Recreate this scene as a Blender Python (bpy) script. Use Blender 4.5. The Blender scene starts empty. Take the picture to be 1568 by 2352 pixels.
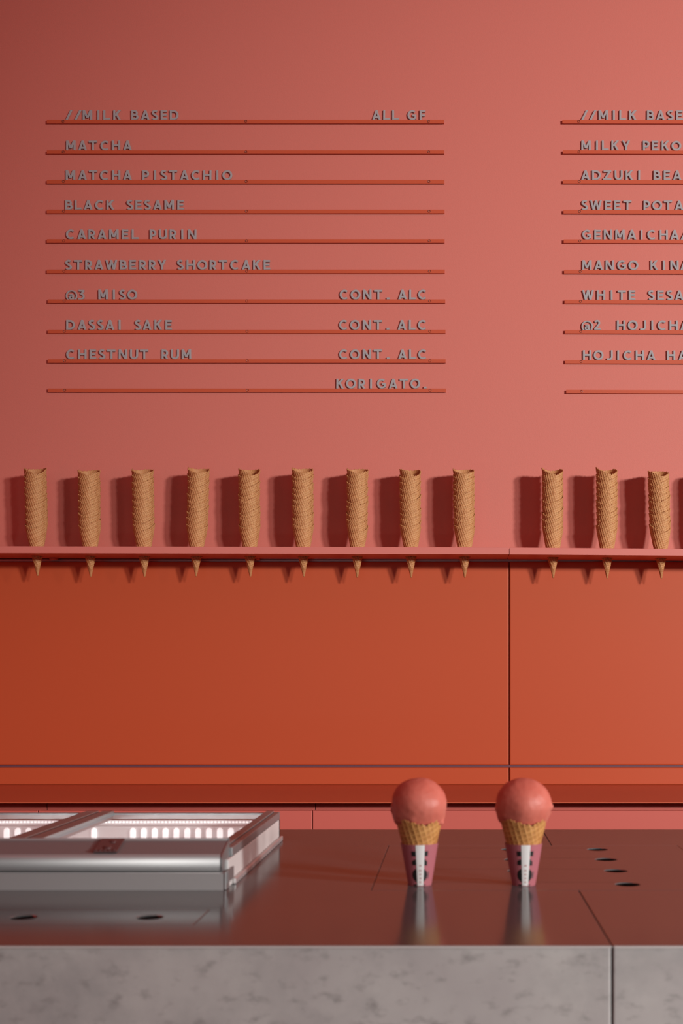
import bpy, bmesh, math, random
from mathutils import Vector, Matrix, Euler
from mathutils.geometry import tessellate_polygon

random.seed(7)
PI = math.pi
scene = bpy.context.scene
COL = scene.collection

# ------------------------------------------------------------------ camera
CAM_Z = 1.19
F = 3000.0                      # focal length in pixels of the 1568 x 2352 frame
VX, VY = 1040.0, 1567.0         # where the level, shifted lens looks straight ahead
cd = bpy.data.cameras.new("camera")
cam = bpy.data.objects.new("camera", cd)
COL.objects.link(cam)
cam.location = (0, 0, CAM_Z)
cam.rotation_euler = (PI / 2, 0, 0)
cd.sensor_fit = 'VERTICAL'
cd.sensor_height = 36.0
cd.lens = F / 2352.0 * 36.0
cd.shift_x = -(VX - 784.0) / 2352.0
cd.shift_y = (VY - 1176.0) / 2352.0
cd.clip_start = 0.05
cd.dof.use_dof = True
cd.dof.focus_distance = 3.33
cd.dof.aperture_fstop = 9.5
scene.camera = cam

# ------------------------------------------------------------------ colour management
scene.view_settings.view_transform = 'Standard'
scene.view_settings.look = 'None'
scene.view_settings.gamma = 1.0
scene.view_settings.exposure = 0.0
scene.view_settings.use_curve_mapping = False
scene.cycles.use_denoising = True
scene.cycles.max_bounces = 10
scene.cycles.diffuse_bounces = 5
scene.cycles.sample_clamp_indirect = 6.0
scene.cycles.caustics_reflective = False
scene.cycles.caustics_refractive = False

# ------------------------------------------------------------------ world and lights
w = bpy.data.worlds.new("world")
scene.world = w
w.use_nodes = True
bg = w.node_tree.nodes["Background"]
bg.inputs[0].default_value = (1.0, 0.95, 0.92, 1)
bg.inputs[1].default_value = 0.03


def aim(o, target):
    o.rotation_euler = (Vector(target) - o.location).to_track_quat('-Z', 'Y').to_euler()


def spot(name, loc, target, energy, half_angle, radius, color=(1, 1, 1)):
    l = bpy.data.lights.new(name, 'SPOT')
    o = bpy.data.objects.new(name, l)
    COL.objects.link(o)
    o.location = loc
    l.energy = energy
    l.spot_size = 2 * math.radians(half_angle)
    l.spot_blend = 1.0
    l.shadow_soft_size = radius
    l.color = color
    aim(o, target)
    return o


def area(name, loc, target, energy, sx, sy, color=(1, 1, 1)):
    l = bpy.data.lights.new(name, 'AREA')
    o = bpy.data.objects.new(name, l)
    COL.objects.link(o)
    o.location = loc
    l.shape = 'RECTANGLE'
    l.size, l.size_y = sx, sy
    l.energy = energy
    l.color = color
    aim(o, target)
    return o


WT = Vector((-0.2, 3.375, 1.6))
EL = math.tan(math.radians(7.5))
for deg, en in ((39.8, 5100), (33.6, 2600)):      # two tall shopfront lights
    A = math.radians(deg)
    spot("window_light", WT + 14 * Vector((math.sin(A), -math.cos(A), EL)), (1.65, 3.375, 1.6), en, 14.3, 0.50, (1, .97, .94))
spot("added_counter_spot", (7.3, -2.0, 2.6), (0.15, 1.45, 1.0), 2150, 9.0, 0.45, (1, .97, .94))  # extra spot, added to light the foreground cones and stone from the right
area("shopfront_window", (-0.2, -2.6, 2.3), (0, 2.0, 1.2), 12.5, 3.4, 1.7, (1, .96, .93))
RED = (1.0, 0.08, 0.055)
area("bounce_fill_side", (-2.9, 1.4, 1.7), (0.3, 3.3, 1.6), 16, 3.0, 2.6, RED)  # red area lamp added to stand in for light bounced off the left wall
area("bounce_fill_ceiling", (0.9, 1.6, 3.8), (0.9, 2.6, 0.5), 20, 3.6, 2.6, RED)  # added red fill overhead, imitating bounce in the coral room


# ------------------------------------------------------------------ helpers
def X(px, d):
    return (px - VX) / F * d


def Z(py, d):
    return CAM_Z - (py - VY) / F * d


def setp(o, label=None, cat=None, group=None, kind=None):
    if label: o['label'] = label
    if cat: o['category'] = cat
    if group: o['group'] = group
    if kind: o['kind'] = kind
    return o


def link_mesh(name, me, mat=None, parent=None, loc=None):
    o = bpy.data.objects.new(name, me)
    COL.objects.link(o)
    if mat and not me.materials: me.materials.append(mat)
    if parent: o.parent = parent
    if loc: o.location = loc
    return o


def obj(name, bm, mat, parent=None, loc=None, smooth=False):
    me = bpy.data.meshes.new(name)
    bm.normal_update()
    bm.to_mesh(me)
    bm.free()
    if smooth:
        for p in me.polygons: p.use_smooth = True
    return link_mesh(name, me, mat, parent, loc)


def empty(name, loc=(0, 0, 0)):
    o = bpy.data.objects.new(name, None)
    o.empty_display_size = 0.05
    COL.objects.link(o)
    o.location = loc
    return o


def add_box(bm, x0, x1, y0, y1, z0, z1, bev=0.0, seg=1, dz=0.0):
    """box; dz lifts its x1 end (a board a touch out of level)"""
    vs = [bm.verts.new(p) for p in ((x0, y0, z0), (x1, y0, z0 + dz), (x1, y1, z0 + dz), (x0, y1, z0),
                                    (x0, y0, z1), (x1, y0, z1 + dz), (x1, y1, z1 + dz), (x0, y1, z1))]
    fs = [bm.faces.new([vs[i] for i in f]) for f in ((3, 2, 1, 0), (4, 5, 6, 7), (0, 1, 5, 4), (1, 2, 6, 5), (2, 3, 7, 6), (3, 0, 4, 7))]
    if bev:
        es = list({e for f in fs for e in f.edges})
        bmesh.ops.bevel(bm, geom=es, offset=bev, segments=seg, affect='EDGES', profile=0.5)


def box(name, mat, x0, x1, y0, y1, z0, z1, bev=0.0, seg=1, parent=None, dz=0.0):
    bm = bmesh.new()
    add_box(bm, x0, x1, y0, y1, z0, z1, bev, seg, dz)
    return obj(name, bm, mat, parent)


def add_prism(bm, pts, x0, x1):
    """a profile of (y, z) points drawn out along x"""
    n = len(pts)
    a = [bm.verts.new((x0, y, z)) for y, z in pts]
    b = [bm.verts.new((x1, y, z)) for y, z in pts]
    for i in range(n):
        j = (i + 1) % n
        bm.faces.new((a[i], a[j], b[j], b[i]))
    bm.faces.new(a[::-1])
    bm.faces.new(b)
    bmesh.ops.recalc_face_normals(bm, faces=bm.faces)


def prism(name, mat, pts, x0, x1, parent=None):
    bm = bmesh.new()
    add_prism(bm, pts, x0, x1)
    return obj(name, bm, mat, parent)


def circle(cx, cy, r, n=32):
    return [(cx + r * math.cos(2 * PI * i / n), cy + r * math.sin(2 * PI * i / n)) for i in range(n)]


def plate(name, mat, outer, holes, z, t, bev=0.0, parent=None, dz_hole=0.0):
    """flat sheet of thickness t with holes right through"""
    loops = [[Vector((x, y, 0)) for x, y in lp] for lp in [outer] + holes]
    tris = tessellate_polygon(loops)
    flat = [p for lp in loops for p in lp]
    bm = bmesh.new()
    top = [bm.verts.new((p.x, p.y, z)) for p in flat]
    bot = [bm.verts.new((p.x, p.y, z - t)) for p in flat]
    for tr in tris:
        a, b, c = [flat[i] for i in tr]
        up = (b - a).cross(c - a).z > 0
        tr = tr if up else tr[::-1]
        try:
            bm.faces.new([top[i] for i in tr])
            bm.faces.new([bot[i] for i in tr[::-1]])
        except ValueError:
            pass
    k = 0
    for lp in loops:
        n = len(lp)
        for i in range(n):
            j = (i + 1) % n
            bm.faces.new((top[k + i], top[k + j], bot[k + j], bot[k + i]))
        k += n
    bmesh.ops.recalc_face_normals(bm, faces=bm.faces)
    if bev:
        bm.normal_update()
        es = [e for e in bm.edges if len(e.link_faces) == 2 and e.verts[0].co.z > z - t / 2 and e.verts[1].co.z > z - t / 2
              and e.calc_face_angle(0) > 0.8]
        bmesh.ops.bevel(bm, geom=es, offset=bev, segments=2, affect='EDGES', profile=0.5)
    return obj(name, bm, mat, parent)


# ------------------------------------------------------------------ materials
def srgb(r, g, b):
    f = lambda c: (c / 255 / 12.92) if c / 255 <= 0.04045 else ((c / 255 + 0.055) / 1.055) ** 2.4
    return (f(r), f(g), f(b), 1)


def mat(name, col, rough=0.5, metal=0.0, spec=0.5, bump=None, var=None, emit=None, coat=0.0, sss=None, stretch=None):
    m = bpy.data.materials.new(name)
    m.use_nodes = True
    nt = m.node_tree
    b = nt.nodes["Principled BSDF"]
    b.inputs['Base Color'].default_value = col
    b.inputs['Roughness'].default_value = rough
    b.inputs['Metallic'].default_value = metal
    b.inputs['Specular IOR Level'].default_value = spec
    if coat:
        b.inputs['Coat Weight'].default_value = coat
        b.inputs['Coat Roughness'].default_value = 0.15
    if sss:
        b.inputs['Subsurface Weight'].default_value = sss[0]
        b.inputs['Subsurface Radius'].default_value = sss[1]
        b.inputs['Subsurface Scale'].default_value = sss[2]
    if emit:
        b.inputs['Emission Color'].default_value = emit[0]
        b.inputs['Emission Strength'].default_value = emit[1]
    tc = nt.nodes.new('ShaderNodeTexCoord')
    src = tc.outputs['Object']
    if stretch:
        mp = nt.nodes.new('ShaderNodeMapping')
        mp.inputs['Scale'].default_value = stretch
        nt.links.new(src, mp.inputs[0])
        src = mp.outputs[0]
    if bump:
        sc, st, dist = bump
        n = nt.nodes.new('ShaderNodeTexNoise')
        n.inputs['Scale'].default_value = sc
        n.inputs['Detail'].default_value = 3
        nt.links.new(src, n.inputs['Vector'])
        bp = nt.nodes.new('ShaderNodeBump')
        bp.inputs['Strength'].default_value = st
        bp.inputs['Distance'].default_value = dist
        nt.links.new(n.outputs['Fac'], bp.inputs['Height'])
        nt.links.new(bp.outputs[0], b.inputs['Normal'])
    if var:
        sc, c2, lo, hi = var
        n = nt.nodes.new('ShaderNodeTexNoise')
        n.inputs['Scale'].default_value = sc
        n.inputs['Detail'].default_value = 5
        nt.links.new(src, n.inputs['Vector'])
        r = nt.nodes.new('ShaderNodeMapRange')
        r.inputs[1].default_value, r.inputs[2].default_value = lo, hi
        nt.links.new(n.outputs['Fac'], r.inputs[0])
        mx = nt.nodes.new('ShaderNodeMix')
        mx.data_type = 'RGBA'
        mx.inputs[6].default_value = col
        mx.inputs[7].default_value = c2
        nt.links.new(r.outputs[0], mx.inputs[0])
        nt.links.new(mx.outputs[2], b.inputs['Base Color'])
    return m


def steel_mat(name, col, rough, stretch, matt=0.08):
    """brushed steel whose reflectance stays the same at every angle"""
    m = bpy.data.materials.new(name)
    m.use_nodes = True
    nt = m.node_tree
    nt.nodes.clear()
    out = nt.nodes.new('ShaderNodeOutputMaterial')
    g = nt.nodes.new('ShaderNodeBsdfGlossy')
    g.inputs['Roughness'].default_value = rough
    tc = nt.nodes.new('ShaderNodeTexCoord')
    mp = nt.nodes.new('ShaderNodeMapping'); mp.inputs['Scale'].default_value = stretch
    n = nt.nodes.new('ShaderNodeTexNoise'); n.inputs['Scale'].default_value = 26; n.inputs['Detail'].default_value = 3
    bp = nt.nodes.new('ShaderNodeBump'); bp.inputs['Strength'].default_value = 0.05; bp.inputs['Distance'].default_value = 0.0006
    n2 = nt.nodes.new('ShaderNodeTexNoise'); n2.inputs['Scale'].default_value = 6; n2.inputs['Detail'].default_value = 4
    mx = nt.nodes.new('ShaderNodeMix'); mx.data_type = 'RGBA'
    mx.inputs[6].default_value = col
    mx.inputs[7].default_value = tuple(c * 1.12 for c in col[:3]) + (1,)
    nt.links.new(tc.outputs['Object'], mp.inputs[0])
    nt.links.new(mp.outputs[0], n.inputs['Vector'])
    nt.links.new(tc.outputs['Object'], n2.inputs['Vector'])
    nt.links.new(n.outputs['Fac'], bp.inputs['Height'])
    nt.links.new(bp.outputs[0], g.inputs['Normal'])
    nt.links.new(n2.outputs['Fac'], mx.inputs[0])
    nt.links.new(mx.outputs[2], g.inputs['Color'])
    df = nt.nodes.new('ShaderNodeBsdfDiffuse'); df.inputs[0].default_value = (0.6, 0.6, 0.62, 1)
    ms = nt.nodes.new('ShaderNodeMixShader'); ms.inputs[0].default_value = matt
    nt.links.new(g.outputs[0], ms.inputs[1])
    nt.links.new(df.outputs[0], ms.inputs[2])
    nt.links.new(ms.outputs[0], out.inputs[0])
    return m


M = {}
M['wall'] = mat('pink_wall_paint', (0.60, 0.185, 0.145, 1), 0.55, spec=0.35, bump=(420, 0.22, 0.0012))
M['shelf'] = mat('pink_shelf_lacquer', (0.64, 0.205, 0.17, 1), 0.4, spec=0.4)
M['orange'] = mat('orange_powder_coat', (0.50, 0.088, 0.032, 1), 0.42, spec=0.3)
M['rail'] = mat('orange_rail_paint', (0.52, 0.095, 0.04, 1), 0.4, spec=0.4)
M['bench'] = mat('orange_bench_sheet', (0.52, 0.11, 0.05, 1), 0.38, spec=0.5)
M['drawer'] = mat('coral_drawer_paint', (0.60, 0.135, 0.105, 1), 0.4, spec=0.4)
M['letter'] = mat('grey_letter_plastic', (0.35, 0.36, 0.37, 1), 0.38, spec=0.5)
M['screw'] = mat('painted_screw', (0.30, 0.06, 0.03, 1), 0.35, spec=0.5)
M['dark'] = mat('black_hole', (0.012, 0.008, 0.008, 1), 0.7, spec=0.2)
M['alu'] = mat('anodised_strip', (0.42, 0.36, 0.40, 1), 0.3, metal=0.8)
M['sealant'] = mat('mauve_sealant', (0.16, 0.06, 0.08, 1), 0.35, spec=0.5)
M['steel'] = steel_mat('brushed_steel_top', (0.32, 0.335, 0.335, 1), 0.14, (1, 14, 1), 0.11)
M['steel2'] = steel_mat('satin_steel_lid', (0.36, 0.38, 0.385, 1), 0.34, (1, 20, 20), 0.16)
M['steel5'] = steel_mat('satin_steel_nose', (0.25, 0.25, 0.25, 1), 0.50, (1, 20, 20), 0.22)
M['steel3'] = steel_mat('dull_steel_kerb', (0.66, 0.62, 0.60, 1), 0.33, (1, 1, 1), 0.30)
M['steel4'] = mat('matt_steel_side', (0.74, 0.72, 0.71, 1), 0.55, metal=0.3)
M['gasket'] = mat('black_gasket', (0.02, 0.018, 0.02, 1), 0.5)
M['liner'] = mat('white_freezer_liner', (0.86, 0.85, 0.86, 1), 0.4, spec=0.4)
M['led'] = mat('lit_lamp_lens', (0.9, 0.9, 0.9, 1), 0.4, emit=((1, 0.98, 0.98, 1), 1.1))
M['latch'] = mat('red_brown_latch_plate', (0.10, 0.05, 0.05, 1), 0.3, spec=0.6)
M['sleeve'] = mat('mauve_pink_paper', (0.42, 0.13, 0.155, 1), 0.5, spec=0.3)
M['ink'] = mat('black_print', (0.012, 0.011, 0.011, 1), 0.5, spec=0.3)
M['white'] = mat('white_paper_strip', (0.78, 0.76, 0.75, 1), 0.5, spec=0.3)
M['redink'] = mat('red_brown_print', (0.45, 0.16, 0.14, 1), 0.5)
M['greyink'] = mat('grey_print', (0.13, 0.07, 0.08, 1), 0.5)
M['scoop'] = mat('coral_sorbet', (0.58, 0.145, 0.105, 1), 0.45, spec=0.28, bump=(55, 0.25, 0.002),
                 var=(40, (0.64, 0.185, 0.14, 1), 0.45, 0.7), sss=(0.12, (1.0, 0.35, 0.25), 0.006))
M['floor'] = mat('coral_floor', (0.5, 0.17, 0.13, 1), 0.5, bump=(60, 0.1, 0.001))
M['ceiling'] = mat('coral_ceiling', (0.55, 0.17, 0.14, 1), 0.7)
M['rawboard'] = mat('grey_carcass_board', (0.12, 0.11, 0.11, 1), 0.7)


def waffle_mat(name, base, dark):
    m = mat(name, base, 0.55, spec=0.35, bump=(900, 0.35, 0.0006))
    nt = m.node_tree
    b = nt.nodes["Principled BSDF"]
    at = nt.nodes.new('ShaderNodeVertexColor')
    at.layer_name = 'relief'
    n = nt.nodes.new('ShaderNodeTexNoise')
    n.inputs['Scale'].default_value = 70
    n.inputs['Detail'].default_value = 4
    tc = nt.nodes.new('ShaderNodeTexCoord')
    nt.links.new(tc.outputs['Object'], n.inputs['Vector'])
    mx = nt.nodes.new('ShaderNodeMix'); mx.data_type = 'RGBA'
    mx.inputs[6].default_value = dark  # grooves get this darker tone too: shade between ribs put into the colour
    mx.inputs[7].default_value = base
    add = nt.nodes.new('ShaderNodeMath'); add.operation = 'MULTIPLY_ADD'
    nt.links.new(n.outputs['Fac'], add.inputs[0])
    add.inputs[1].default_value = 1.1
    add.inputs[2].default_value = -0.30
    ad2 = nt.nodes.new('ShaderNodeMath'); ad2.operation = 'MULTIPLY_ADD'
    nt.links.new(at.outputs['Color'], ad2.inputs[0])
    ad2.inputs[1].default_value = 0.55
    nt.links.new(add.outputs[0], ad2.inputs[2])
    ad2.use_clamp = True
    nt.links.new(ad2.outputs[0], mx.inputs[0])
    nt.links.new(mx.outputs[2], b.inputs['Base Color'])
    return m


M['waffle'] = waffle_mat('baked_waffle', (0.72, 0.42, 0.19, 1), (0.40, 0.155, 0.05, 1))
M['waffle2'] = waffle_mat('baked_waffle_deep', (0.70, 0.36, 0.12, 1), (0.38, 0.14, 0.035, 1))


def stone_mat():
    m = mat('grey_stone', (0.4, 0.4, 0.4, 1), 0.5, spec=0.4, bump=(160, 0.12, 0.001))
    nt = m.node_tree
    b = nt.nodes["Principled BSDF"]
    tc = nt.nodes.new('ShaderNodeTexCoord')

    def noise(scale, detail, rough, lo, hi, st=(1, 1, 1)):
        mp = nt.nodes.new('ShaderNodeMapping'); mp.inputs['Scale'].default_value = st
        nt.links.new(tc.outputs['Object'], mp.inputs[0])
        n = nt.nodes.new('ShaderNodeTexNoise')
        n.inputs['Scale'].default_value = scale
        n.inputs['Detail'].default_value = detail
        n.inputs['Roughness'].default_value = rough
        nt.links.new(mp.outputs[0], n.inputs['Vector'])
        r = nt.nodes.new('ShaderNodeMapRange')
        r.inputs[1].default_value, r.inputs[2].default_value = lo, hi
        nt.links.new(n.outputs['Fac'], r.inputs[0])
        return r.outputs[0]

    def mix(f, a, c):
        mx = nt.nodes.new('ShaderNodeMix'); mx.data_type = 'RGBA'
        nt.links.new(f, mx.inputs[0])
        if isinstance(a, tuple): mx.inputs[6].default_value = a
        else: nt.links.new(a, mx.inputs[6])
        mx.inputs[7].default_value = c
        return mx.outputs[2]
    c = mix(noise(9, 4, 0.6, 0.38, 0.66), (0.56, 0.545, 0.53, 1), (0.48, 0.455, 0.45, 1))
    c = mix(noise(6, 6, 0.68, 0.46, 0.74), c, (0.34, 0.335, 0.335, 1))
    c = mix(noise(48, 5, 0.65, 0.54, 0.74, (1, 1, 1.8)), c, (0.31, 0.295, 0.29, 1))
    nt.links.new(c, b.inputs['Base Color'])
    return m


M['stone'] = stone_mat()


def glass_mat():
    m = bpy.data.materials.new('lid_glass')
    m.use_nodes = True
    nt = m.node_tree
    nt.nodes.clear()
    out = nt.nodes.new('ShaderNodeOutputMaterial')
    mx = nt.nodes.new('ShaderNodeMixShader')
    tr = nt.nodes.new('ShaderNodeBsdfTransparent'); tr.inputs[0].default_value = (0.95, 0.96, 0.96, 1)
    gl = nt.nodes.new('ShaderNodeBsdfGlossy'); gl.inputs['Roughness'].default_value = 0.03
    fr = nt.nodes.new('ShaderNodeFresnel'); fr.inputs[0].default_value = 1.12
    ge = nt.nodes.new('ShaderNodeNewGeometry')
    inv = nt.nodes.new('ShaderNodeMath'); inv.operation = 'SUBTRACT'; inv.inputs[0].default_value = 1.0
    mu = nt.nodes.new('ShaderNodeMath'); mu.operation = 'MULTIPLY'
    nt.links.new(ge.outputs['Backfacing'], inv.inputs[1])
    nt.links.new(fr.outputs[0], mu.inputs[0])
    nt.links.new(inv.outputs[0], mu.inputs[1])
    nt.links.new(mu.outputs[0], mx.inputs[0])
    nt.links.new(tr.outputs[0], mx.inputs[1])
    nt.links.new(gl.outputs[0], mx.inputs[2])
    nt.links.new(mx.outputs[0], out.inputs[0])
    return m


M['glass'] = glass_mat()

# ------------------------------------------------------------------ room
D_WALL = 3.375
setp(box('wall_back', M['wall'], -3.0, 4.2, D_WALL, D_WALL + 0.12, 0, 3.9), kind='structure')
setp(box('floor', M['floor'], -3.0, 6.0, -3.5, D_WALL, -0.05, 0), kind='structure')
setp(box('ceiling', M['ceiling'], -3.0, 4.2, 0.9, D_WALL, 3.9, 3.95), kind='structure')
setp(box('wall_left', M['wall'], -3.1, -3.0, -0.5, D_WALL, 0, 3.9), kind='structure')

# orange panels under the shelf
D_P = 3.36
SX = X(1167.8, D_P)
SXL, SXR = SX + 0.0002, SX + 0.0024
zt, zb = Z(1289.5, D_P), Z(1757.5, D_P)
ut, ub = Z(1763, D_P), Z(1803, D_P)


def panel(name, x0, x1, z0, z1, label):
    bm = bmesh.new()
    add_box(bm, x0, x1, D_P, D_WALL - 0.0005, z0, z1)
    bm.normal_update()
    es = [e for e in bm.edges if all(abs(v.co.y - D_P) < 1e-6 for v in e.verts)]
    bmesh.ops.bevel(bm, geom=es, offset=0.0034, segments=5, affect='EDGES', profile=0.5)
    setp(obj(name, bm, M['orange'], smooth=False), label, 'wall panel', 'orange wall panels')


panel('wall_panel', -2.9, SXL, zb, zt, 'wide smooth orange wall panel under the shelf, left of the upright joint')
panel('wall_panel', SXR, 4.0, zb, zt, 'smooth orange wall panel under the shelf, right of the upright joint')
panel('splash_strip', -2.9, SXL, ub, ut, 'long low orange strip between bench and wall panel, left of the joint')
panel('splash_strip', SXR, 4.0, ub, ut, 'low orange strip between bench and wall panel, right of the joint')
setp(box('trim_1', M['sealant'], -2.9, 4.0, 3.368, D_WALL - 0.0002, zb - 0.008, zb + 0.003), kind='structure')
setp(box('trim_2', M['alu'], -2.9, 4.0, 3.364, D_WALL - 0.0002, zt - 0.0005, zt + 0.0065, 0.001), kind='structure')

# back bench
D_B = 2.883
bz = ub
wb = setp(box('bench_worktop', M['bench'], -2.9, 4.0, D_B, D_P + 0.003, bz - 0.003, bz, 0.0008, 2),
          'thin orange worktop of the bench along the back wall', 'worktop')
XS = [-2.9, X(90, 2.9), X(718, 2.9), X(718, 2.9) + 1.3, 4.0]
names = ['coral cabinet under the far end of the orange bench, hidden behind the glass lid',
         'coral cabinet under the orange bench, behind the glass freezer lid',
         'coral cabinet with long handleless front behind the two ice cream cones',
         'coral cabinet under the orange bench beyond the ice cream cones']
dz_top = Z(1862, 2.892)
for i in range(4):
    a, b = XS[i] + 0.0008, XS[i + 1] - 0.0008
    e = setp(empty('bench_cabinet', ((a + b) / 2, 3.1, 0)), names[i], 'cabinet', 'cabinets under the back bench')
    for nm, mt, y0, y1, z0, z1, bv in (('carcass', M['drawer'], 2.915, 3.36, 0.08, dz_top - 0.012, 0),
                                       ('finger_channel', M['drawer'], 2.955, 3.0, dz_top - 0.012, bz - 0.0035, 0.0006),
                                       ('drawer_front', M['drawer'], 2.892, 2.914, dz_top - 0.30, dz_top, 0.0012),
                                       ('drawer_front', M['drawer'], 2.892, 2.914, 0.09, dz_top - 0.303, 0.0012)):
        bm = bmesh.new()
        add_box(bm, a, b, y0, y1, z0, z1, bv, 2)
        o = obj(nm, bm, mt)
        o.parent = e
        o.matrix_parent_inverse = Matrix.Translation(-e.location)

# ------------------------------------------------------------------ shelves with cone holes
D_C = 3.30
D_SF = 3.225
stacks = [  # shelf, px of rim centre, px of tip, py of tip, py of the rim's top at its left corner
    (0, 81.5, 86.5, 1323, 1074), (0, 204.5, 208.5, 1325.5, 1078), (0, 328, 332, 1325.5, 1076), (0, 456.5, 450, 1324, 1074),
    (0, 572, 575, 1325, 1076), (0, 695, 697.5, 1325, 1074), (0, 821, 820, 1327, 1075), (0, 942, 944, 1327, 1077),
    (0, 1065, 1067, 1327, 1076), (1, 1268.5, 1270, 1328, 1076), (1, 1393.5, 1394, 1329, 1075), (1, 1512, 1518.5, 1329, 1080),
    (1, 1637, 1640, 1330, 1080)]


def shelf(x0, x1, yl, yr, idx, label):
    """yl, yr: heights (in picture rows at the shelf front) of the top edge at both ends"""
    z0, z1 = Z(yl, D_SF), Z(yr, D_SF)
    e = setp(empty('cone_shelf', ((x0 + x1) / 2, D_WALL, z0)), label, 'shelf', 'pink cone shelves')
    bm = bmesh.new()
    t = 0.0172
    slope = (z1 - z0) / (x1 - x0)
    # top and bottom sheets with holes
    holes = []
    for s in stacks:
        if s[0] == idx:
            f = (Z(1262, D_C) - Z(s[3], D_C)) / (Z(1076, D_C) - Z(s[3], D_C))
            px = s[2] + (s[1] - s[2]) * 0.20
            holes.append(circle(X(px, D_C), D_C, 0.0152, 40))
    tmp = plate('board', M['shelf'], [(x0, D_SF), (x1, D_SF), (x1, D_WALL - 0.0003), (x0, D_WALL - 0.0003)], holes, 0, t, 0.0009)
    for v in tmp.data.vertices:
        v.co.z += z0 + slope * (v.co.x - x0)
        v.co -= e.location
    tmp.parent = e
    return e, (z0 - t)


sL, zu = shelf(-2.9, X(1168.6, D_SF), 1254.0 - 3, 1257.0, 0, 'long pink shelf board holding nine stacks of waffle cones')
sR, zu2 = shelf(X(1169.8, D_SF), 4.0, 1257.3, 1262.5 + 22, 1, 'pink shelf board right of the joint, holding stacks of waffle cones')
zu = Z(1270.8, D_SF)


def under(name, x0, x1, y0, y1, h, m, parent, bev=0.0008):
    bm = bmesh.new()
    add_box(bm, x0, x1, y0, y1, zu - h, zu + 0.001, bev, 2)
    for v in bm.verts: v.co -= parent.location
    obj(name, bm, m, parent)


under('joining_plate', X(1148, 3.3), X(1190, 3.3), 3.29, 3.315, 0.0022, M['shelf'], sL)
under('bracket_foot', X(1246, 3.34), X(1257, 3.34), 3.335, 3.37, 0.004, M['shelf'], sR)
under('bracket_foot', X(114, 3.34), X(128, 3.34), 3.335, 3.37, 0.004, M['shelf'], sL)
under('bracket_foot', X(588, 3.34), X(595, 3.34), 3.335, 3.37, 0.004, M['shelf'], sL)
under('bracket_foot', X(1137, 3.34), X(1141, 3.34), 3.355, 3.37, 0.004, M['alu'], sL)

# ------------------------------------------------------------------ waffle cones
CONE_R, CONE_H = 0.0278, 0.136
ALPHA = math.atan(CONE_R / CONE_H)
SINA, COSA = math.sin(ALPHA), math.cos(ALPHA)


def rib(u, p, wd):
    t = abs((u / p) % 1.0 - 0.5) * p          # distance from the rib line
    t = t / wd
    return max(0.0, 1 - t * t) if t < 1 else 0.0


def cone_mesh(name, seed, R=CONE_R, H=CONE_H, dip=0.021, nt=216, ns=104, peak=15.0, pitch=0.0052, psi0=0.0, amp=0.00115, bulge=0.09, wrap=0.0009, inset=0.0):
    """rolled waffle wafer: a square grid of ribs on the unrolled disc, its edge dipping at the front"""
    rnd = random.Random(seed)
    al = math.atan(R / H)
    sa, ca = math.sin(al), math.cos(al)
    L = H / ca
    ph = [rnd.uniform(0, 6.28) for _ in range(6)]
    bm = bmesh.new()
    col = bm.loops.layers.color.new('relief')
    hs = {}
    rings_o, rings_i = [], []
    Ls = []
    for i in range(nt):
        phi = -PI + 2 * PI * i / nt          # angle from the front, + to the right
        dg = math.degrees(phi) - peak
        dg = (dg + 180) % 360 - 180
        wgt = max(0.0, 1 - abs(dg) / 105.0) ** 1.05
        jag = 0.0007 * math.sin(phi * 17 + ph[0]) + 0.0005 * math.sin(phi * 29 + ph[1]) + 0.0006 * math.sin(phi * 41 + ph[2])
        wob = 0.0015 * math.sin(phi * 2 + ph[3]) + 0.001 * math.sin(phi * 3 + ph[4])
        Ls.append(L - dip * wgt / ca + jag + wob)
    for j in range(ns + 1):
        f = j / ns
        ro, ri = [], []
        for i in range(nt):
            phi = -PI + 2 * PI * i / nt
            s = Ls[i] * f
            psi = (phi + PI / 2) * sa + psi0
            u, v = s * math.cos(psi), s * math.sin(psi)
            k = max(rib(u, pitch, 0.00105), rib(v, pitch, 0.00105))
            fade = min(1.0, s / (0.30 * L))
            # a second wrap of the wafer ends along the front: a small step
            step = wrap * (1 if (-1.4 < phi < 0.35 + 0.25 * f) else 0)
            d = (k * amp + step) * fade
            nub = 0.0016 if s < 0.004 else 0.0
            q = min(1.0, s / L)
            r = s * sa * (0.97 + bulge * q * math.sin(q * PI)) + 0.0019 * (1 - q) * min(1.0, 0.4 + s / 0.003) + d - inset * min(1.0, max(0.0, (0.93 - q) / 0.15))
            zz = s * ca
            x, y = r * math.sin(phi), -r * math.cos(phi)
            vo = bm.verts.new((x, y, zz))
            hs[vo] = k * fade
            ro.append(vo)
            ti = 0.0013
            r2 = max(r - d - ti + 0.35 * d, 0.0002)
            vi = bm.verts.new((r2 * math.sin(phi), -r2 * math.cos(phi), max(zz, 0.004 if j == 0 else 0)))
            hs[vi] = 0.5
            ri.append(vi)
        rings_o.append(ro); rings_i.append(ri)
    for j in range(ns):
        for i in range(nt):
            k = (i + 1) % nt
            bm.faces.new((rings_o[j][i], rings_o[j][k], rings_o[j + 1][k], rings_o[j + 1][i]))
            bm.faces.new((rings_i[j][k], rings_i[j][i], rings_i[j + 1][i], rings_i[j + 1][k]))
    for i in range(nt):
        k = (i + 1) % nt
        bm.faces.new((rings_o[ns][i], rings_o[ns][k], rings_i[ns][k], rings_i[ns][i]))
    bm.faces.new(rings_o[0][::-1])
    for fc in bm.faces:
        for lp in fc.loops:
            h = hs.get(lp.vert, 0.5)
            lp[col] = (h, h, h, 1)
        fc.smooth = True
    me = bpy.data.meshes.new(name)
    bm.to_mesh(me)
    bm.free()
    return me


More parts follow.
